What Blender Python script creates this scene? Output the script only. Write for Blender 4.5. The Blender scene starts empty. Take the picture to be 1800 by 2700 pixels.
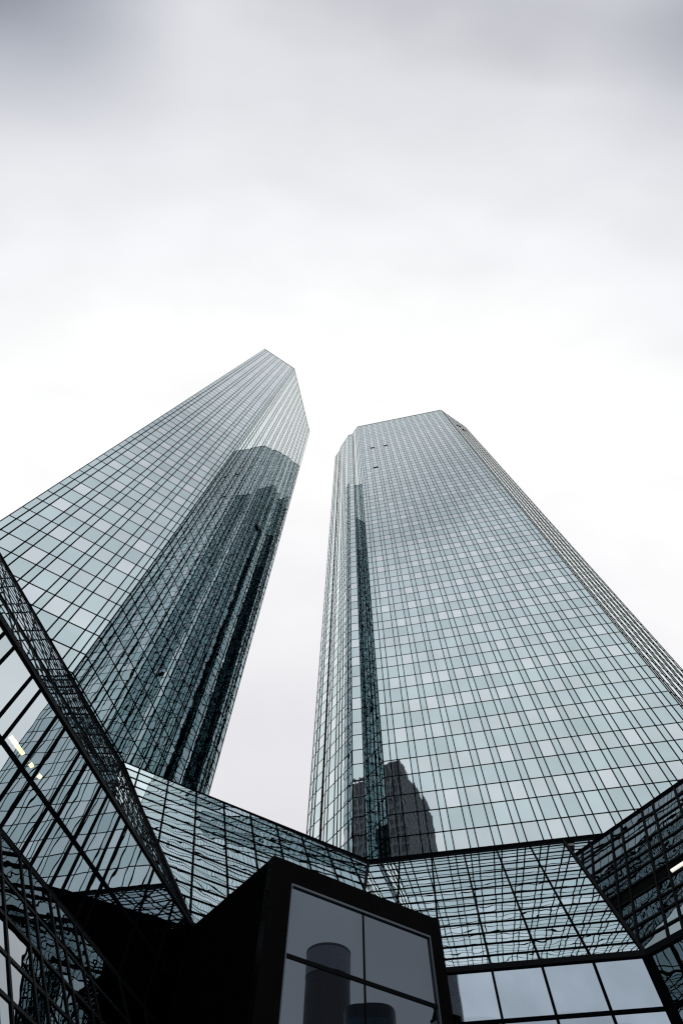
import bpy, math, random
from mathutils import Vector, Matrix, noise
random.seed(7)
scene = bpy.context.scene
COL = scene.collection

# ------------------------------------------------------------------ camera
F_PX, ZX, ZY, ALPHA = 1245.385, 916.045, 777.782, -1.33918724
PX, PY = 900.0, 1350.0
up_c = Vector((ZX - PX, -(ZY - PY), -F_PX)).normalized()
fw = Vector((0, 0, -1)); h_c = (fw - up_c * fw.dot(up_c)).normalized(); r_c = h_c.cross(up_c)
RM = Matrix((r_c, h_c, up_c))
EYE = Vector((0, 0, 1.6))
cam_data = bpy.data.cameras.new("camera"); cam = bpy.data.objects.new("camera", cam_data); COL.objects.link(cam)
cam_data.sensor_fit = 'HORIZONTAL'; cam_data.sensor_width = 36.0; cam_data.lens = F_PX / 1800 * 36.0
cam_data.clip_start = 0.1; cam_data.clip_end = 3000
cam.matrix_world = Matrix.Translation(EYE) @ RM.to_4x4()
scene.camera = cam

# ------------------------------------------------------------------ world: overcast sky
SUN_EL, SUN_AZ = math.radians(72), math.radians(20)
world = bpy.data.worlds.new("World"); scene.world = world; world.use_nodes = True
nt = world.node_tree; N = nt.nodes; L = nt.links; N.clear()
def nd(tp, **k):
    n = N.new(tp)
    for a, b in k.items(): setattr(n, a, b)
    return n
out = nd('ShaderNodeOutputWorld'); tc = nd('ShaderNodeTexCoord')
sky = nd('ShaderNodeTexSky', sky_type='NISHITA', sun_disc=False, sun_elevation=SUN_EL, sun_rotation=SUN_AZ)
bg1 = nd('ShaderNodeBackground'); bg1.inputs[1].default_value = 0.05; L.new(sky.outputs[0], bg1.inputs[0])
# cloud deck brightness by direction: bright overhead and ahead, lens vignette painted as a darker band behind, lumpy
sep = nd('ShaderNodeSeparateXYZ'); L.new(tc.outputs['Generated'], sep.inputs[0])
mp = nd('ShaderNodeMapping'); mp.inputs['Scale'].default_value = (1.2, 2.2, 1.6); L.new(tc.outputs['Generated'], mp.inputs[0])
ns = nd('ShaderNodeTexNoise'); ns.inputs['Scale'].default_value = 1.3; ns.inputs['Detail'].default_value = 4; ns.inputs['Roughness'].default_value = .45
L.new(mp.outputs[0], ns.inputs[0])
def math_n(op, a, b=None, c=None):
    m = nd('ShaderNodeMath', operation=op)
    for i, v in enumerate((a, b, c)):
        if v is None: continue
        if isinstance(v, (int, float)): m.inputs[i].default_value = v
        else: L.new(v, m.inputs[i])
    return m.outputs[0]
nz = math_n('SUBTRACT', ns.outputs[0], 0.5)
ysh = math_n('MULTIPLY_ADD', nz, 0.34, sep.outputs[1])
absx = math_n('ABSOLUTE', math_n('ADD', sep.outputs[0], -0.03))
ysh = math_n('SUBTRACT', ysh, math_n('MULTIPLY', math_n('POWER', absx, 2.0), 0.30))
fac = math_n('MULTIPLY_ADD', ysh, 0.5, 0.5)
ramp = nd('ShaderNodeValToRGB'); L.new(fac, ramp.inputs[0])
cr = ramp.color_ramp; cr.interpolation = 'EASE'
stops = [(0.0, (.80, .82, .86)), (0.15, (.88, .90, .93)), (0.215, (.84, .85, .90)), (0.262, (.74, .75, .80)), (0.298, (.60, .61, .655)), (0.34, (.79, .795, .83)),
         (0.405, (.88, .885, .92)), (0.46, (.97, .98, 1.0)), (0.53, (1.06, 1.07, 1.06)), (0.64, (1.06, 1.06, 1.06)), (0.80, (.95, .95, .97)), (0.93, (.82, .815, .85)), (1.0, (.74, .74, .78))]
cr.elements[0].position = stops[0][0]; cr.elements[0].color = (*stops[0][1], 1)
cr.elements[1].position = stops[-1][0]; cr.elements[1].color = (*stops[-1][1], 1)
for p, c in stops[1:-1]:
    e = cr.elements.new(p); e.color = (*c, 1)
bg2 = nd('ShaderNodeBackground'); bg2.inputs[1].default_value = 0.97
# lens vignette painted into the sky on both sides overhead and behind, and a finer mottle
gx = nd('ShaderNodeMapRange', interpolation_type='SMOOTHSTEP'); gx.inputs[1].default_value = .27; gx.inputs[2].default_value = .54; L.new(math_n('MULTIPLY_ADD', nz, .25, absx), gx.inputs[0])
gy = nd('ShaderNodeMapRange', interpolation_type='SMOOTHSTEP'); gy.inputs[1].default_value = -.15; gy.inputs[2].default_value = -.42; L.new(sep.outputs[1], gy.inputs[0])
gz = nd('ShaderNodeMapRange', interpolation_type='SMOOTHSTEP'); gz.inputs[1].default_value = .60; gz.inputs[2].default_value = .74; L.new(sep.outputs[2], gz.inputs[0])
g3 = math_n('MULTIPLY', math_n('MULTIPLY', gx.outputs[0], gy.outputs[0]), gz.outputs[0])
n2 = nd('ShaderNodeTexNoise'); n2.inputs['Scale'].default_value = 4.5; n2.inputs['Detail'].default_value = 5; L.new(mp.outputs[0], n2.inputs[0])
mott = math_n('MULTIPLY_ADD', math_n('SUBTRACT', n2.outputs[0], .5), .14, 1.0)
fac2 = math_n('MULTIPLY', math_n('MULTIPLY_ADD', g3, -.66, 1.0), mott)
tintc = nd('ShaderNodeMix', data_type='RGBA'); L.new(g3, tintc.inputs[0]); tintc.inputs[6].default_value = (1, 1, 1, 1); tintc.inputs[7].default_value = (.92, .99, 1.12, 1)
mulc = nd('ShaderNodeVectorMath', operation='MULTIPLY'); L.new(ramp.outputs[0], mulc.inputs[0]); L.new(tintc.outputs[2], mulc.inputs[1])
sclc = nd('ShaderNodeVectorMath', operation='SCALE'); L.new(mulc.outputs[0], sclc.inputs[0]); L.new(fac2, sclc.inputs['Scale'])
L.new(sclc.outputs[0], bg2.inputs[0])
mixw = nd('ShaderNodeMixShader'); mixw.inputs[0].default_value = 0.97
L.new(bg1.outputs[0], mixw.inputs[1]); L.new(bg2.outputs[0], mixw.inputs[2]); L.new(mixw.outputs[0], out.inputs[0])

sd = bpy.data.lights.new("sun", 'SUN'); sd.energy = 0.5; sd.angle = math.radians(180); sd.color = (1, .98, .95)
sun = bpy.data.objects.new("sun", sd); COL.objects.link(sun)
sdir = Vector((math.sin(SUN_AZ) * math.cos(SUN_EL), math.cos(SUN_AZ) * math.cos(SUN_EL), math.sin(SUN_EL)))
sun.rotation_euler = (-sdir).to_track_quat('-Z', 'Y').to_euler()

scene.view_settings.view_transform = 'Standard'; scene.view_settings.look = 'None'
scene.view_settings.gamma = 1.0; scene.view_settings.exposure = 0.0
try:
    scene.cycles.max_bounces = 12; scene.cycles.glossy_bounces = 8; scene.cycles.transparent_max_bounces = 12
    scene.cycles.use_denoising = False
    scene.cycles.pixel_filter_type = 'BLACKMAN_HARRIS'; scene.cycles.filter_width = 1.3
except Exception: pass

# ------------------------------------------------------------------ geometry of the place, from angles measured on site
def ray(x, y): return (RM.transposed().inverted() if False else Matrix((
    (RM[0][0], RM[0][1], RM[0][2]), (RM[1][0], RM[1][1], RM[1][2]), (RM[2][0], RM[2][1], RM[2][2]))) @ Vector((x - PX, -(y - PY), -F_PX))).normalized()
def atz(x, y, z):
    d = ray(x, y); return EYE + d * ((z - EYE.z) / d.z)
def onplane(x, y, p0, n):
    d = ray(x, y); return EYE + d * ((p0 - EYE).dot(n) / d.dot(n))
def proj(p):
    v = RM.transposed() @ (Vector(p) - EYE)
    if v.z > -0.05: return None
    return (PX + F_PX * v.x / -v.z, PY - F_PX * v.y / -v.z)
def azd(a): return Vector((math.sin(a), math.cos(a), 0))
DM, DC, DB, DA = (azd(ALPHA + k * math.pi / 4) for k in range(4))
def hn(d, side):  # horizontal normal of direction d, pointing towards 'side'
    n = Vector((d.y, -d.x, 0)); return n if n.dot(side) > 0 else -n
Z = Vector((0, 0, 1))
H = 155.0

# ------------------------------------------------------------------ object helpers
def tag(o, label=None, cat=None, group=None, kind=None):
    for k, v in (('label', label), ('category', cat), ('group', group), ('kind', kind)):
        if v: o[k] = v
    return o
def empty(name, loc=(0, 0, 0)):
    o = bpy.data.objects.new(name, None); o.location = loc; COL.objects.link(o); return o
class MB:
    def __init__(s): s.v = []; s.f = []; s.c = []; s.uv = []
    def poly(s, pts, col=(0, 0, 0, 1), uvs=None):
        b = len(s.v); s.v += [tuple(p) for p in pts]; s.f.append(tuple(range(b, b + len(pts))))
        s.c.append(col); s.uv.append(uvs or [(0, 0)] * len(pts))
    def prism(s, base, off):   # base polygon (list of Vector), extruded by off
        n = len(base); top = [p + off for p in base]
        s.poly(top); s.poly(base[::-1])
        for i in range(n): s.poly([base[i], base[(i + 1) % n], top[(i + 1) % n], top[i]])
    def box(s, o, a, b, c):    # corner o and three edge vectors
        s.prism([o, o + a, o + a + b, o + b], c)
    def beam(s, p, q, w, nrm, lo, hi):   # bar from p to q lying on a surface with normal nrm
        d = (q - p).normalized(); t = d.cross(nrm).normalized() * (w / 2)
        s.prism([p - t + nrm * lo, q - t + nrm * lo, q + t + nrm * lo, p + t + nrm * lo], nrm * (hi - lo))
    def build(s, name, mat, parent=None):
        me = bpy.data.meshes.new(name); me.from_pydata(s.v, [], s.f)
        ca = me.color_attributes.new('pane', 'FLOAT_COLOR', 'CORNER'); ul = me.uv_layers.new(name='UVMap')
        i = 0
        for k, f in enumerate(s.f):
            for j in range(len(f)):
                ca.data[i].color = s.c[k]; ul.data[i].uv = s.uv[k][j]; i += 1
        me.materials.append(mat); me.update()
        o = bpy.data.objects.new(name, me); COL.objects.link(o)
        if parent:
            o.parent = parent; o.matrix_parent_inverse = parent.matrix_basis.inverted()
        return o

# ------------------------------------------------------------------ materials
def newmat(name):
    m = bpy.data.materials.new(name); m.use_nodes = True; m.node_tree.nodes.clear()
    return m, m.node_tree.nodes, m.node_tree.links
def glass_mat(name, tint_a, tint_b, wave, wscale, tilt=0.0, rough=0.0, spec_metal=True, see=0.0, dirt=0.06):
    """coated facade glass: tinted mirror whose panes are slightly bowed, each in its own way"""
    m, n, l = newmat(name)
    o = n.new('ShaderNodeOutputMaterial'); g = n.new('ShaderNodeNewGeometry')
    at = n.new('ShaderNodeAttribute'); at.attribute_name = 'pane'
    sp = n.new('ShaderNodeSeparateColor'); l.new(at.outputs['Color'], sp.inputs[0])
    mix = n.new('ShaderNodeMix'); mix.data_type = 'RGBA'
    mix.inputs[6].default_value = (*tint_a, 1); mix.inputs[7].default_value = (*tint_b, 1)
    l.new(sp.outputs[0], mix.inputs[0])
    # slow streaks of dirt and coating thickness
    tx = n.new('ShaderNodeTexNoise'); tx.inputs['Scale'].default_value = 0.35; tx.inputs['Detail'].default_value = 3
    l.new(g.outputs['Position'], tx.inputs['Vector'])
    md = n.new('ShaderNodeMapRange'); md.inputs[1].default_value = .25; md.inputs[2].default_value = .75
    md.inputs[3].default_value = 1 - dirt; md.inputs[4].default_value = 1 + dirt; l.new(tx.outputs[0], md.inputs[0])
    mr = n.new('ShaderNodeMapRange'); mr.inputs[3].default_value = 0.94; mr.inputs[4].default_value = 1.06; l.new(sp.outputs[1], mr.inputs[0])
    mm = n.new('ShaderNodeMath'); mm.operation = 'MULTIPLY'; l.new(md.outputs[0], mm.inputs[0]); l.new(mr.outputs[0], mm.inputs[1])
    mv = n.new('ShaderNodeVectorMath'); mv.operation = 'SCALE'; l.new(mix.outputs[2], mv.inputs[0]); l.new(mm.outputs[0], mv.inputs['Scale'])
    # bowing: noise in pane coordinates, shifted per pane
    uv = n.new('ShaderNodeUVMap'); uv.uv_map = 'UVMap'
    cb = n.new('ShaderNodeCombineXYZ'); l.new(sp.outputs[2], cb.inputs[2])
    sc = n.new('ShaderNodeVectorMath'); sc.operation = 'SCALE'; sc.inputs['Scale'].default_value = 60; l.new(cb.outputs[0], sc.inputs[0])
    ad = n.new('ShaderNodeVectorMath'); l.new(uv.outputs[0], ad.inputs[0]); l.new(sc.outputs[0], ad.inputs[1])
    nz = n.new('ShaderNodeTexNoise'); nz.inputs['Scale'].default_value = wscale; nz.inputs['Detail'].default_value = 1.0; nz.inputs['Roughness'].default_value = .35
    l.new(ad.outputs[0], nz.inputs['Vector'])
    bp = n.new('ShaderNodeBump'); bp.inputs['Strength'].default_value = 1.0; bp.inputs['Distance'].default_value = wave
    l.new(nz.outputs[0], bp.inputs['Height'])
    b = n.new('ShaderNodeBsdfPrincipled'); b.inputs['Metallic'].default_value = 1.0 if spec_metal else 0.0
    b.inputs['Roughness'].default_value = rough
    l.new(mv.outputs[0], b.inputs['Base Color']); l.new(bp.outputs[0], b.inputs['Normal'])
    sh = b.outputs[0]
    if see > 0:
        tr = n.new('ShaderNodeBsdfTransparent'); tr.inputs[0].default_value = (.75, .8, .78, 1)
        mx = n.new('ShaderNodeMixShader'); mx.inputs[0].default_value = see
        l.new(sh, mx.inputs[1]); l.new(tr.outputs[0], mx.inputs[2]); sh = mx.outputs[0]
    l.new(sh, o.inputs[0]); return m
def plain(name, col, rough=.5, metal=0.0, var=.15, scale=2.0, spec=.5, emit=None):
    m, n, l = newmat(name)
    o = n.new('ShaderNodeOutputMaterial'); b = n.new('ShaderNodeBsdfPrincipled')
    g = n.new('ShaderNodeNewGeometry'); t = n.new('ShaderNodeTexNoise'); t.inputs['Scale'].default_value = scale; t.inputs['Detail'].default_value = 5
    l.new(g.outputs['Position'], t.inputs['Vector'])
    mr = n.new('ShaderNodeMapRange'); mr.inputs[3].default_value = 1 - var; mr.inputs[4].default_value = 1 + var; l.new(t.outputs[0], mr.inputs[0])
    mv = n.new('ShaderNodeVectorMath'); mv.operation = 'SCALE'; mv.inputs[0].default_value = col; l.new(mr.outputs[0], mv.inputs['Scale'])
    l.new(mv.outputs[0], b.inputs['Base Color']); b.inputs['Roughness'].default_value = rough; b.inputs['Metallic'].default_value = metal
    b.inputs['Specular IOR Level'].default_value = spec
    if emit:
        b.inputs['Emission Color'].default_value = (*emit[0], 1); b.inputs['Emission Strength'].default_value = emit[1]
    l.new(b.outputs[0], o.inputs[0]); return m
M_TOWER = glass_mat('tower_glass', (.45, .55, .57), (.575, .62, .65), 0.0026, 1.0)
M_PODIUM = glass_mat('podium_glass', (.50, .63, .67), (.60, .70, .75), 0.003, .9, dirt=.10)
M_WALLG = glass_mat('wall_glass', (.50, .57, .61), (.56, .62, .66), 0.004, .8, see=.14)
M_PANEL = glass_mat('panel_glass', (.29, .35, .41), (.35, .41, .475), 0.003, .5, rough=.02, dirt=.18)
M_WING = glass_mat('wing_glass', (.11, .15, .17), (.17, .22, .25), 0.0045, .9, dirt=.15)
M_BLACKG = glass_mat('pavilion_glass', (.088, .105, .125), (.088, .105, .125), 0.0008, .5)
M_FRAME = plain('frame_metal', (.0025, .003, .004), .6, 0, .2, 3, .0)
M_FRAMEB = plain('black_steel', (.003, .0035, .005), .45, 0, .2, 3, .03)
M_CLAD = plain('black_stone', (.0022, .0022, .0026), .6, 0, .5, 1.5, 0.0)
M_CLADF = plain('polished_black_stone', (.003, .003, .0035), .3, 0, .5, 1.5, .01)
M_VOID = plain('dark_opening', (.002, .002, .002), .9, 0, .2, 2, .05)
M_ROOF = plain('roof_gravel', (.25, .25, .25), .9)
M_GROUND = plain('plaza_stone', (.20, .20, .20), .7, 0, .2, .6)
M_LAMP = plain('tube_light', (.9, .9, .85), .4, emit=((1.0, .95, .85), .8))
M_LAMPY = plain('tube_light_warm', (.9, .9, .6), .4, emit=((1.0, .93, .5), 9.0))

# ------------------------------------------------------------------ curtain walls
def clip(poly, cl):
    """clip polygon (list of (u,v)) by convex counter-clockwise polygon cl"""
    outp = poly
    for i in range(len(cl)):
        ax, ay = cl[i]; bx, by = cl[(i + 1) % len(cl)]
        inp = outp; outp = []
        if not inp: break
        def side(p): return (bx - ax) * (p[1] - ay) - (by - ay) * (p[0] - ax)
        for j in range(len(inp)):
            p, q = inp[j], inp[(j + 1) % len(inp)]; sp_, sq = side(p), side(q)
            if sp_ >= 0: outp.append(p)
            if (sp_ > 0 > sq) or (sp_ < 0 < sq):
                t = sp_ / (sp_ - sq); outp.append((p[0] + (q[0] - p[0]) * t, p[1] + (q[1] - p[1]) * t))
    return outp
def area2(p):
    return sum(p[i][0] * p[(i + 1) % len(p)][1] - p[(i + 1) % len(p)][0] * p[i][1] for i in range(len(p))) / 2
class Wall:
    """one plane of glazing: origin o, horizontal u, up-the-plane v, outward normal n, u/v grid lines, convex outline"""
    def __init__(s, o, u, v, us, vs, outline, mw, tw, md, td, tone, skip=None, voidrow=None):
        s.n = u.cross(v).normalized(); s.o, s.u, s.v = o, u, v
        if area2(outline) < 0: outline = outline[::-1]
        s.panes = []; s.frame = MB(); s.void = MB()
        P = lambda p: s.o + s.u * p[0] + s.v * p[1]
        s.P = P
        for i in range(len(us) - 1):
            for j in range(len(vs) - 1):
                q = clip([(us[i], vs[j]), (us[i + 1], vs[j]), (us[i + 1], vs[j + 1]), (us[i], vs[j + 1])], outline)
                if len(q) < 3 or abs(area2(q)) < 1e-3: continue
                if voidrow and voidrow(us[i], us[i + 1], vs[j], vs[j + 1]):
                    s.void.poly([P(a) - s.n * .03 for a in q]); continue
                r1, r2 = random.random(), random.random()
                tn = tone(i, j, us[i + 1] - us[i], r1, us[i], vs[j])
                tx, ty = random.gauss(0, .0012), random.gauss(0, .0012)   # each pane sits a hair out of true
                cu = sum(a[0] for a in q) / len(q); cv = sum(a[1] for a in q) / len(q)
                pts = [P(a) + s.n * ((a[0] - cu) * tx + (a[1] - cv) * ty) for a in q]
                s.panes.append((pts, (tn, r1, r2, 1), [tuple(a) for a in q]))
        for x in us:
            q = clip([(x - mw / 2, vs[0]), (x + mw / 2, vs[0]), (x + mw / 2, vs[-1]), (x - mw / 2, vs[-1])], outline)
            if len(q) > 2 and abs(area2(q)) > 1e-4: s.frame.prism([P(a) - s.n * .06 for a in q], s.n * (.06 + md))
        for y in vs:
            q = clip([(us[0], y - tw / 2), (us[-1], y - tw / 2), (us[-1], y + tw / 2), (us[0], y + tw / 2)], outline)
            if len(q) > 2 and abs(area2(q)) > 1e-4: s.frame.prism([P(a) - s.n * .055 for a in q], s.n * (.055 + td))
def pane_px(pts):
    pr = [proj(p) for p in pts]
    if any(p is None for p in pr): return 0
    cx = sum(p[0] for p in pr) / len(pr); cy = sum(p[1] for p in pr) / len(pr)
    if not (-60 < cx < 1860 and -60 < cy < 2760): return 0
    return abs(area2(pr))
def add_walls(root, walls, hidden=lambda p: False):
    """walls: list of (Wall, glass material, frame material, frame name). The 100 panes that show largest are windows of their own."""
    allp = []
    for w, gm, fm, nm in walls:
        eye_side = (EYE - w.o).dot(w.n) > 0
        for p in w.panes:
            a = pane_px(p[0]) if eye_side and not hidden(p[0]) else 0
            allp.append((a, p, gm))
        if w.frame.f: w.frame.build(nm, fm, root)
        if w.void.f: w.void.build('vent_opening', M_VOID, root)
    allp.sort(key=lambda t: -t[0])
    for a, p, gm in allp[:100]:
        m = MB(); m.poly(*p); m.build('window', gm, root)
    rest = {}
    for a, p, gm in allp[100:]: rest.setdefault(gm.name, (MB(), gm))[0].poly(*p)
    for mb, gm in rest.values(): tag(mb.build('glazing', gm, root), kind='stuff')

NW, WW = .605, 1.21
def cols(length, first=(), last=NW):
    xs = [0.0]
    for a in first: xs.append(xs[-1] + a)
    wide = True
    while xs[-1] + (WW if wide else NW) < length - .25:
        xs.append(xs[-1] + (WW if wide else NW)); wide = not wide
    xs.append(length); return xs
ZBASE, FL = 23.47, 3.405
def tower_rows():
    zs = [ZBASE - 5 * FL + 0.0]
    z = ZBASE - 5 * FL
    while z < H:
        zs.append(z + 1.60); zs.append(z + FL); z += FL
    zs = [q for q in zs if q < H - .5] + [H]
    return zs
ROWS = tower_rows()
def tower_tone(i, j, w, r, u, z):
    ph = (z - ZBASE) / FL; frac = ph - math.floor(ph + 1e-3)
    window_row = frac < .2 and w > .9 and z < H - 19
    if window_row: return (.7 + .3 * r) if z > 50 else (.4 + .55 * r)
    return .18 * r
def tower_face(p0, p1, us, mw=.092, tw=.08, md=.022, td=.016):
    """p0 -> p1 with the outside on the right-hand side seen from above"""
    u = (p1 - p0); ln = u.length; u.normalize()
    o = Vector((p0.x, p0.y, 0))
    return Wall(o, u, Z, us, ROWS, [(0, ROWS[0]), (ln, ROWS[0]), (ln, H), (0, H)], mw, tw, md, td, tower_tone)
def tower(name, pts, patterns, depths={}):
    """pts: roof outline, counter-clockwise seen from above"""
    c = sum(pts, Vector()) / len(pts)
    root = empty(name, (c.x, c.y, 0)); bpy.context.view_layer.update()
    walls = []
    for i in range(len(pts)):
        a, b = pts[i], pts[(i + 1) % len(pts)]
        us = patterns.get(i) or cols((b - a).length, (NW, NW) if (b - a).length > 2.6 else (NW,) if (b - a).length > 1.6 else ())
        ln = (b - a).length; us = [x for x in us if x < ln - .08] + [ln]
        walls.append((tower_face(a, b, us, md=depths.get(i, .03)), M_TOWER, M_FRAME, 'facade_grid'))
    add_walls(root, walls)
    r = MB(); r.prism([Vector((p.x, p.y, H - .6)) * 1.0 for p in pts], Vector((0, 0, .55))); r.build('roof', M_ROOF, root)
    k = MB()
    for i in range(len(pts)):
        a, b = pts[i], pts[(i + 1) % len(pts)]; a = Vector((a.x, a.y, H)); b = Vector((b.x, b.y, H))
        n = (b - a).cross(Z).normalized(); k.beam(a, b, .12, Z, -.02, .06)
    k.build('coping', M_FRAME, root)
    b = MB(); b.prism([Vector((p.x, p.y, 0)) for p in pts], Vector((0, 0, ROWS[0]))); b.build('base_block', M_FRAME, root)
    return root, walls

# left tower
T2 = atz(775.4, 971.4, H); T1 = T2 - DA * 10.62; T3 = T2 + DB * 20.75
T3b = T3 + DM * 4.3; T3c = T3b + DB * 7; T3d = T3c + DC * 2.0; T4 = T3d + DM * 8
# intersection of the line from T1 along DC with the line from T4 along -DB
def isect(p, d, q, e):
    den = d.x * e.y - d.y * e.x; t = ((q.x - p.x) * e.y - (q.y - p.y) * e.x) / den; return p + d * t
T5 = isect(T1, DC, T4, DB)
patA = [0, .56, 1.16]; 
for k in range(5): patA += [patA[-1] + WW, patA[-1] + WW + NW]
patB = [0, .32, .92, 1.46]
for k in range(10): patB += [patB[-1] + WW + .01, patB[-1] + WW + NW + .01]
towerL, wallsL = tower('office_tower', [T1, T2, T3, T3b, T3c, T3d, T4, T5], {0: patA, 1: patB}, {1: .035})
tag(towerL, 'tall glass office tower whose dark right side mirrors its faceted neighbour', 'skyscraper', 'twin glass office towers')
# right tower, counter-clockwise from its front right corner is  ... so list it the other way round
R0 = atz(1161.3, 1080.7, H); R1 = R0 + DM * 27.4; R2 = R1 + DC * 3.14; R3 = R2 + DM * 1.13; R4 = R3 + DC * 5.0
R5 = atz(894.9, 1189.5, H); R6 = atz(886.6, 1201, H); R7 = atz(883.4, 1208.6, H)
Rr = R0 + DA * 10.43
R8 = R7 + azd(math.radians(13)) * 13; R10 = Rr + DB * 20; R9 = R10 - DA * 0 + DC * 14
patM = [0, .70, 1.305]
for k in range(13): patM += [patM[-1] + WW, patM[-1] + WW + NW]
patM += [patM[-1] + WW, patM[-1] + WW + .61]
towerR, wallsR = tower('office_tower', [R7, R6, R5, R4, R3, R2, R1, R0, Rr, R10, R9, R8],
                       {6: patM, 5: [0, .7, 1.9, 2.5], 4: [0], 3: [0, .6, 1.8, 2.4, 3.0, 4.2]}, {7: .05, 3: .04, 5: .04, 0: .05, 1: .05})
tag(towerR, 'tall glass office tower with a broad pale grid front facing the camera', 'skyscraper', 'twin glass office towers')
# vent windows standing open: black gaps under single panes
mM = wallsR[6][0]
def slit(px, py, wall, root, w=1.15, hgt=.28):
    p = onplane(px, py, wall.o, wall.n); u = (p - wall.o).dot(wall.u)
    g = MB(); q = wall.o + wall.u * (u - w / 2) + Z * (p.z - hgt / 2) + wall.n * .05
    g.box(q, wall.u * w, Z * hgt, wall.n * .10); tag(g.build('vent_window', M_VOID, root), 'vent window tilted open, a black gap')
for x, y in ((981.6, 1180.5), (1016, 1174.5), (990.5, 1232.4)): slit(x, y, mM, towerR)
slit(677, 1392, wallsL[1][0], towerL, .9, .9)
slit(1209, 1123, wallsR[7][0], towerR, 1.1, .9); slit(1223, 1134, wallsR[7][0], towerR, 1.1, .9)

# ------------------------------------------------------------------ podium with leaning glass roofs round the court
ZR = 23.1
K = atz(971, 2274, ZR); S = atz(321, 2014, ZR)
nM, nA, nB, nC = hn(DM, -K), hn(DA, EYE - K), hn(DB, EYE - S), hn(DC, Vector((-1, 0, 0)))
s51 = math.radians(51)
def sn(nh, s): return nh * math.sin(s) + Z * math.cos(s)
nMs = sn(nM, s51)
cC = onplane(1703, 2518, K, nMs); ZE = cC.z
tC = onplane(1514, 2256.6, K, nMs)
tip = atz(505.7, 2443, ZE)
sA = math.atan2(ZR - ZE, (tip - K).dot(nA)); sB = math.atan2(ZR - ZE, (tip - S).dot(nB)); sC = math.atan2(tC.z - ZE, (cC - tC).dot(nC))
KE = isect(tip, DA, cC, DM); KE.z = ZE
RZ = .7075
def vrows(s, z0, z1):   # distances up the slope, measured from z0
    out = [0]; k = 1
    while z0 + RZ * k < z1 - .2: out.append(RZ * k / math.sin(s)); k += 1
    out.append((z1 - z0) / math.sin(s)); return out
podium = empty('podium_building', (tip.x, tip.y, 0)); bpy.context.view_layer.update()
def ptone(i, j, w, r, u, v): return r
PW = []
def vec_up(nh, s): return (-nh * math.cos(s) + Z * math.sin(s)).normalized()
def uvof(p, o, u, v): return ((p - o).dot(u), (p - o).dot(v))
def grid(a, b, step, off=0.0):
    k = math.floor((a - off) / step); xs = []
    while off + k * step < b + step: xs.append(off + k * step); k += 1
    return xs
def pairs(a, b, off):   # wide + narrow rhythm
    xs = []; k = math.floor((a - off) / 1.815) - 1
    while off + k * 1.815 < b + 2: xs += [off + k * 1.815, off + k * 1.815 + .6]; k += 1
    return xs
# M slope (faces the camera, right of the inner corner); u runs to the right = -DM
u, v, o = -DM, vec_up(nM, s51), KE
usM = [(KE - K).dot(DM) + q for q in [7.176 - 2.42 * 4 + 2.42 * k for k in range(0, 14)]]
o = K - Z * (ZR - ZE) + nM * ((ZR - ZE) / math.tan(s51))
usM = [7.176 + 2.395 * k for k in range(-6, 8)]
outl = [uvof(p, o, u, v) for p in (KE, cC, cC + (tC - cC) * ((ZR - ZE) / (tC.z - ZE)), K)]
PW.append((Wall(o, u, v, usM, vrows(s51, ZE, ZR), outl, .12, .075, .04, .03, ptone), M_PODIUM, M_FRAME, 'roof_grid'))
vx = (ZR - ZE) / math.sin(s51); vC = (tC.z - ZE) / math.sin(s51) - .3
top_c = uvof(cC + (tC - cC) * ((ZR - ZE) / (tC.z - ZE)), o, u, v); tcu = uvof(tC, o, u, v)
PW.append((Wall(o, u, v, usM, vrows(s51, ZE, ZR), [(tcu[0] - .1, vC), (26, vC), (26, vx), (top_c[0], vx), (tcu[0], tcu[1])][:5], .12, .075, .04, .03, ptone), M_PODIUM, M_FRAME, 'roof_grid'))
# A slope (inner left, between the two towers)
u, v = DA, vec_up(nA, sA); o = tip.copy()
usA = [-4.02 - 2.11 * k - (tip - K).dot(DA) + .15 for k in range(-3, 12)][::-1]
outl = [uvof(p, o, u, v) for p in (tip, KE, K, S)]
PW.append((Wall(o, u, v, usA, vrows(sA, ZE, ZR), outl, .10, .075, .04, .03, ptone), M_PODIUM, M_FRAME, 'roof_grid'))
# B slope (left wing) runs back past the camera
u, v = DB, vec_up(nB, sB); o = tip.copy(); uB0 = -34.0
outl = [(uB0, 0), (0, 0), uvof(S, o, u, v), (uB0, (ZR - ZE) / math.sin(sB))]
z0, z1 = 16.15, 16.95
def voidB(a, b, c, d):
    zc = ZE + (c + d) / 2 * math.sin(sB); return z0 - .7 < zc < z1 - .7 and b < -7.5
PW.append((Wall(o, u, v, pairs(uB0, 12, -13.15), vrows(sB, ZE, ZR), outl, .07, .05, .02, .015, ptone, voidrow=voidB), M_PODIUM, M_FRAMEB, 'roof_grid'))
# C slope (right wing)
u, v = -DC, vec_up(nC, sC); o = cC.copy(); zt = tC.z
uC1 = 11.5
outl = [(0, 0), (uC1, 0), (uC1, (zt - ZE) / math.sin(sC)), uvof(tC, o, u, v)]
u0C = (tC - cC).dot(u)
usC = []
for k in range(-4, 14): usC += [u0C + .724 + 2.59 * k, u0C + .724 + .865 + 2.59 * k]
def voidC(a, b, c, d):
    zc = ZE + (c + d) / 2 * math.sin(sC); return z0 < zc < z1 and a > u0C + .5
PW.append((Wall(o, u, v, usC, vrows(sC, ZE, zt), outl, .11, .10, .07, .05, ptone, voidrow=voidC), M_WING, M_FRAMEB, 'roof_grid'))
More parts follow.
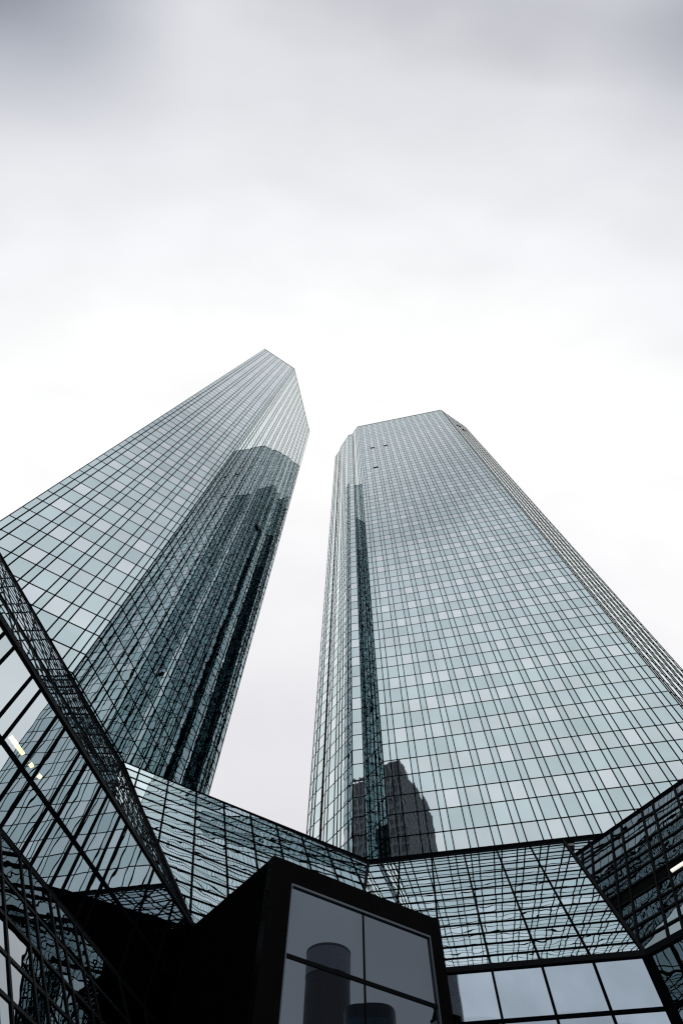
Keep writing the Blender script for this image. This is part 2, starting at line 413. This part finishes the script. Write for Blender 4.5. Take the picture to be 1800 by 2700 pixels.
# walls under the eaves
WR = [ZE, 11.5, 9.75, 8.0, 6.2, 4.4, 2.6, .05][::-1]
u = -DM; o = Vector((KE.x, KE.y, 0)); ln = (cC - KE).length
offM = (KE - K).dot(u)
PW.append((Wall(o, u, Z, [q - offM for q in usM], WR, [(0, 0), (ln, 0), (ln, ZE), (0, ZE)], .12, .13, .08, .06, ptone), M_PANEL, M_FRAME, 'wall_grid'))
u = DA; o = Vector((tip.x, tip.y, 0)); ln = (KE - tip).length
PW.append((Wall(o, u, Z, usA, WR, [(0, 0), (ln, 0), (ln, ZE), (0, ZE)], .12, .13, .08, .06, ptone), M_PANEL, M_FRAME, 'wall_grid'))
u = -DC; o = Vector((cC.x, cC.y, 0))
PW.append((Wall(o, u, Z, usC, WR, [(0, 0), (uC1, 0), (uC1, ZE), (0, ZE)], .16, .16, .08, .06, ptone), M_WING, M_FRAME, 'wall_grid'))
Z2 = 9.83
u = DB; o = Vector((tip.x, tip.y, 0))
usB = [q for q in pairs(uB0, -6.5, -13.73) if q < -6.6 and q > uB0] + [-4.71, -2.27]
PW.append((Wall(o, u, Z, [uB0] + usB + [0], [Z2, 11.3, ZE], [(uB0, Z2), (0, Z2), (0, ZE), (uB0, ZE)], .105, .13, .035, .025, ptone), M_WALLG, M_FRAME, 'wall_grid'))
# lower leaning glass under the left wall
ZL = 3.6; v = vec_up(nB, s51); o = Vector((tip.x, tip.y, ZL)) + nB * ((Z2 - ZL) / math.tan(s51))
rows = [0] + [(q - ZL) / math.sin(s51) for q in (4.4, 5.25, 6.08, 6.85, 7.65, 8.55, Z2)]
vv = rows[-1]
PW.append((Wall(o, u, v, [uB0] + usB + [0], rows, [(uB0, 0), (0, 0), (0, vv), (uB0, vv)], .09, .10, .03, .02, ptone), M_WING, M_FRAMEB, 'roof_grid'))
add_walls(podium, PW)
# lines of steel along ridges, eaves and valleys
T = MB()
def ridge(p, q, w, nrm, hi): T.beam(p, q, w, nrm, -.25, hi)
up_ = Z
ridge(K, K - DM * 26, .22, (nMs + Z).normalized(), .16); ridge(S, K, .20, (sn(nA, sA) + Z).normalized(), .16)
ridge(S, S - DB * 36, .14, (sn(nB, sB) + Z).normalized(), .06)
ridge(K, KE, .14, (nMs + sn(nA, sA)).normalized(), .10); ridge(S, tip, .16, (sn(nA, sA) + sn(nB, sB)).normalized(), .12)
ridge(cC, cC + (tC - cC) * ((ZR - ZE) / (tC.z - ZE)), .16, (nMs + sn(nC, sC)).normalized(), .12)
ridge(tC, tC - DC * 11.5, .16, (sn(nC, sC) + Z).normalized(), .10)
ridge(KE, cC, .26, (nMs + nM).normalized(), .12); ridge(tip, KE, .22, (sn(nA, sA) + nA).normalized(), .10)
ridge(tip, tip - DB * 34, .17, (sn(nB, sB) + nB).normalized(), .05); ridge(cC, cC - DC * 11.5, .26, (sn(nC, sC) + nC).normalized(), .12)
e2 = Vector((tip.x, tip.y, Z2)); ridge(e2, e2 - DB * 34, .15, (nB + sn(nB, s51)).normalized(), .04)
T.build('eave_trim', M_FRAMEB, podium)
T = MB(); T.beam(Vector((cC.x, cC.y, 0)), cC, .40, (nM + nC).normalized(), -.1, .16); T.build('corner_post', M_FRAME, podium)
# flat roof decks behind the ridges, back wall of the lit gallery, foot wall
T = MB()
def deck(pts, z, th=.3): T.prism([Vector((p.x, p.y, z - th)) for p in pts], Z * th)
b1 = S - DB * 34
deck([b1, S, S + nB * -14, b1 - nB * 14], ZR - .12)
deck([S, K, K - nA * 16, S - nA * 16 ], ZR - .14)
deck([K, K - nM * 12, K - DM * 26 - nM * 12, K - DM * 26], ZR - .10)
deck([tC - DC * 11.5, tC - DC * 11.5 - nC * 12, tC - nC * 12 + DC * 2, tC], tC.z - .1)
T.build('roof_deck', M_ROOF, podium)
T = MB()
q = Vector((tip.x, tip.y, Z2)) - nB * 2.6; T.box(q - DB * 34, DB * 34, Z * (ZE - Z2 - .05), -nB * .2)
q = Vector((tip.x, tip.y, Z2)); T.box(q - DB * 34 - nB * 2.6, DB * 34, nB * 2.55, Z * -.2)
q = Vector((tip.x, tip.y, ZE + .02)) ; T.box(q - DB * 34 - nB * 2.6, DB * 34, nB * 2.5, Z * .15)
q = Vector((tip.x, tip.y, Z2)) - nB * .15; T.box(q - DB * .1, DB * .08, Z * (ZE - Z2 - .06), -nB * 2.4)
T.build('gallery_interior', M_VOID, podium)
T = MB(); q = Vector((tip.x, tip.y, 0)) + nB * ((Z2 - ZL) / math.tan(s51) - .05); T.box(q - DB * 34, DB * 34, Z * (ZL - .02), -nB * .3)
T.build('foot_wall', M_CLAD, podium)
tag(podium, 'low glass podium with leaning glazed roofs wrapped round the feet of both towers', 'podium building')

# ------------------------------------------------------------------ black entrance pavilion in the inner corner
b0 = atz(722.5, 2253.6, ZE); b0.z = 0; ZP = ZE - .03
bx1 = atz(1167, 2417.4, ZE); wid = (Vector((bx1.x, bx1.y, 0)) - b0).length
pav = empty('entrance_pavilion', b0); bpy.context.view_layer.update()
u = DA; n = nA
T = MB()
dep = .45; wl, wr, zt_ = .95, 7.95, 12.60
T.box(b0 + u * 0 + Z * 0, u * wl, -n * dep, Z * ZP)                    # left jamb
T.box(b0 + u * wr, u * (wid - wr), -n * dep, Z * ZP)                    # right jamb
T.box(b0 + u * wl + Z * zt_, u * (wr - wl), -n * dep, Z * (ZP - zt_))   # lintel
T.build('front_frame', M_CLADF, pav); T = MB()
tp = Vector((tip.x, tip.y, 0)); sdv = (tp - b0).normalized()
T.prism([b0 - n * dep, b0 - n * dep + u * .3, tp + u * .3 + sdv * .5, tp + sdv * .5][::-1], Z * (ZP - .01))   # side walls
T.box(b0 - n * dep + u * (wid - .3), u * .3, -n * 6.5, Z * (ZP - .01))
T.box(b0 - n * dep + u * .3 + Z * (ZP - .35), u * (wid - .6), -n * 6.0, Z * .33)  # roof
T.build('black_cladding', M_CLAD, pav)
T = MB(); T.box(b0 + u * .3 - n * 2.2, u * (wid - .6), -n * .1, Z * (ZP - .4)); T.build('inner_wall', M_VOID, pav)
zs = [.1, 1.6, 3.8, 6.0, 8.15, 10.36, zt_]
for i in range(2):
    for j in range(len(zs) - 1):
        a = wl + (.0 if i == 0 else 3.53); b_ = a + (3.5 if i == 0 else 3.47)
        q = [b0 + u * a + Z * zs[j], b0 + u * b_ + Z * zs[j], b0 + u * b_ + Z * zs[j + 1], b0 + u * a + Z * zs[j + 1]]
        m = MB(); m.poly([p - n * .10 for p in q], (.5, .5, random.random(), 1), [(a, zs[j]), (b_, zs[j]), (b_, zs[j + 1]), (a, zs[j + 1])]); m.build('window', M_BLACKG, pav)
T = MB()
T.box(b0 + u * (wl + 3.49) - n * .12, u * .055, n * .055, Z * zt_)
for z in zs[1:-1]: T.box(b0 + u * wl - n * .12 + Z * (z - .06), u * (wr - wl), n * .06, Z * .12)
T.build('glazing_bars', M_FRAMEB, pav)
T = MB()   # thin bevelled reveal round the glass
T.box(b0 + u * wl - n * .101 + Z * (zt_ - .07), u * (wr - wl), n * .10, Z * .068)
T.box(b0 + u * (wr - .06) - n * .101, u * .058, n * .10, Z * (zt_ - .07))
T.box(b0 + u * (wl + .002) - n * .101, u * .05, n * .10, Z * (zt_ - .07))
T.build('reveal', plain('reveal_metal', (.06, .08, .10), .4, .3), pav)
T = MB(); T.box(b0 + u * 4.44 + Z * zt_, u * .012, n * .004, Z * (ZP - zt_)); T.build('panel_joint', M_FRAMEB, pav)
tag(pav, 'black clad entrance pavilion with large dark grey windows in the court corner', 'pavilion')

# ------------------------------------------------------------------ tube lamps
def tube(p, q, r, mat, label):
    root = empty('tube_lamp', p); bpy.context.view_layer.update()
    d = (q - p).normalized(); a = d.orthogonal().normalized(); b = d.cross(a)
    m = MB(); ring = [a * math.cos(t * math.pi / 5) * r + b * math.sin(t * math.pi / 5) * r for t in range(10)]
    m.prism([p + k for k in ring], q - p); m.build('glowing_tube', mat, root)
    m = MB()
    for e, s_ in ((p, 1), (q, -1)): m.prism([e + k * 1.25 for k in ring], d * s_ * .06)
    m.build('end_cap', M_FRAME, root)
    return tag(root, label, 'lamp', 'fluorescent tube lamps')
pb = Vector((tip.x, tip.y, 0)) - nB * .7
def inside(x, y): return onplane(x, y, pb, nB)
tube(inside(23, 1936), inside(63, 1992), .06, M_LAMPY, 'longest yellow tube lamp behind the left wall glass, uppermost of three')
tube(inside(75, 2008), inside(87, 2025), .06, M_LAMPY, 'short yellow tube lamp behind the left wall glass, middle of three')
tube(inside(96, 2038), inside(109, 2054), .06, M_LAMPY, 'short yellow tube lamp behind the left wall glass, lowest of three')
nCs = sn(nC, sC); pc = tC + nCs * .05
tube(onplane(1767, 2299, pc, nCs), onplane(1830, 2258, pc, nCs), .07, M_LAMP, 'white tube lamp in the black slot of the dark right wing')

# ------------------------------------------------------------------ towers behind the camera, seen mirrored in the glass
def block(name, x0, x1, y0, y1, h, body, fin, pitch_f, pitch_s, fw_, label, band=None):
    root = empty(name, ((x0 + x1) / 2, (y0 + y1) / 2, 0)); bpy.context.view_layer.update()
    m = MB(); m.box(Vector((x0, y0, 0)), Vector((x1 - x0, 0, 0)), Vector((0, y1 - y0, 0)), Z * h); m.build('wall', body, root)
    f = MB()
    x = x0
    while x <= x1: f.box(Vector((x - fw_ / 2, y1, 0)), Vector((fw_, 0, 0)), Vector((0, .35, 0)), Z * (h + .5)); x += pitch_f
    y = y0
    while y <= y1: f.box(Vector((x1, y - fw_ / 2, 0)), Vector((.3, 0, 0)), Vector((0, fw_, 0)), Z * (h + .5)); y += pitch_s
    f.build('fins', fin, root)
    if band:
        g = MB(); z = 6.0
        while z < h - 8:
            g.box(Vector((x0, y1 + .01, z)), Vector((x1 - x0, 0, 0)), Vector((0, .12, 0)), Z * 1.3)
            g.box(Vector((x1 + .01, y0, z)), Vector((.1, 0, 0)), Vector((0, y1 - y0, 0)), Z * 1.3); z += band
        g.build('floor_bands', M_BGBLUE, root)
    return tag(root, label, 'skyscraper')
M_BG = plain('dark_facade', (.014, .016, .02), .5); M_BGF = plain('grey_fins', (.12, .125, .145), .5); M_BGBLUE = plain('blue_grey_spandrel', (.05, .07, .085), .35)
block('striped_tower', -66, -37.5, -134, -96, 140, M_BG, M_BGF, 2.2, 1.7, .5, 'dark striped tower with pale vertical fins, mirrored low in the broad front', 3.6)
M_BLUE = plain('blue_facade', (.02, .06, .10), .3); M_BLUEF = plain('blue_mullions', (.02, .03, .04), .4)
root = empty('round_tower', (305, -130, 0)); bpy.context.view_layer.update()
M_RND = plain('brown_grey_stone', (.09, .085, .095), .5); M_RNDT = plain('grey_crown', (.30, .30, .36), .5)
def cyl(cx, cy, r, z0, z1, seg=40): 
    m = MB(); m.prism([Vector((cx + r * math.cos(2 * math.pi * k / seg), cy + r * math.sin(2 * math.pi * k / seg), z0)) for k in range(seg)], Z * (z1 - z0)); return m
cyl(305, -130, 13.0, 0, 138).build('shaft', M_RND, root); cyl(305, -130, 13.25, 138, 149).build('crown', M_RNDT, root); cyl(305, -130, 13.4, 149, 150).build('parapet', M_BGF, root)
tag(root, 'cylindrical tower with a paler crown, mirrored in the top left pavilion window', 'skyscraper')

root = empty('blue_tower', (221, -69, 0)); bpy.context.view_layer.update()
def oval(cx, cy, a, b, rot, z0, z1, seg=44):
    m = MB(); pts = []
    for k in range(seg):
        t = 2 * math.pi * k / seg; x = a * math.copysign(abs(math.cos(t)) ** .6, math.cos(t)); y = b * math.copysign(abs(math.sin(t)) ** .6, math.sin(t))
        pts.append(Vector((cx + x * math.cos(rot) - y * math.sin(rot), cy + x * math.sin(rot) + y * math.cos(rot), z0)))
    m.prism(pts, Z * (z1 - z0)); return m
oval(221, -69, 14, 10.5, math.radians(-23), 0, 84).build('shaft', M_BLUE, root); oval(221, -69, 13.8, 10.3, math.radians(-23), 84, 88).build('crown', M_BLUEF, root)
tag(root, 'dark blue tower with rounded corners, mirrored in the lower pavilion windows', 'skyscraper')

# ------------------------------------------------------------------ ground
g = MB(); g.poly([Vector((-1500, -1500, 0)), Vector((1500, -1500, 0)), Vector((1500, 1500, 0)), Vector((-1500, 1500, 0))])
tag(g.build('ground', M_GROUND), kind='structure')
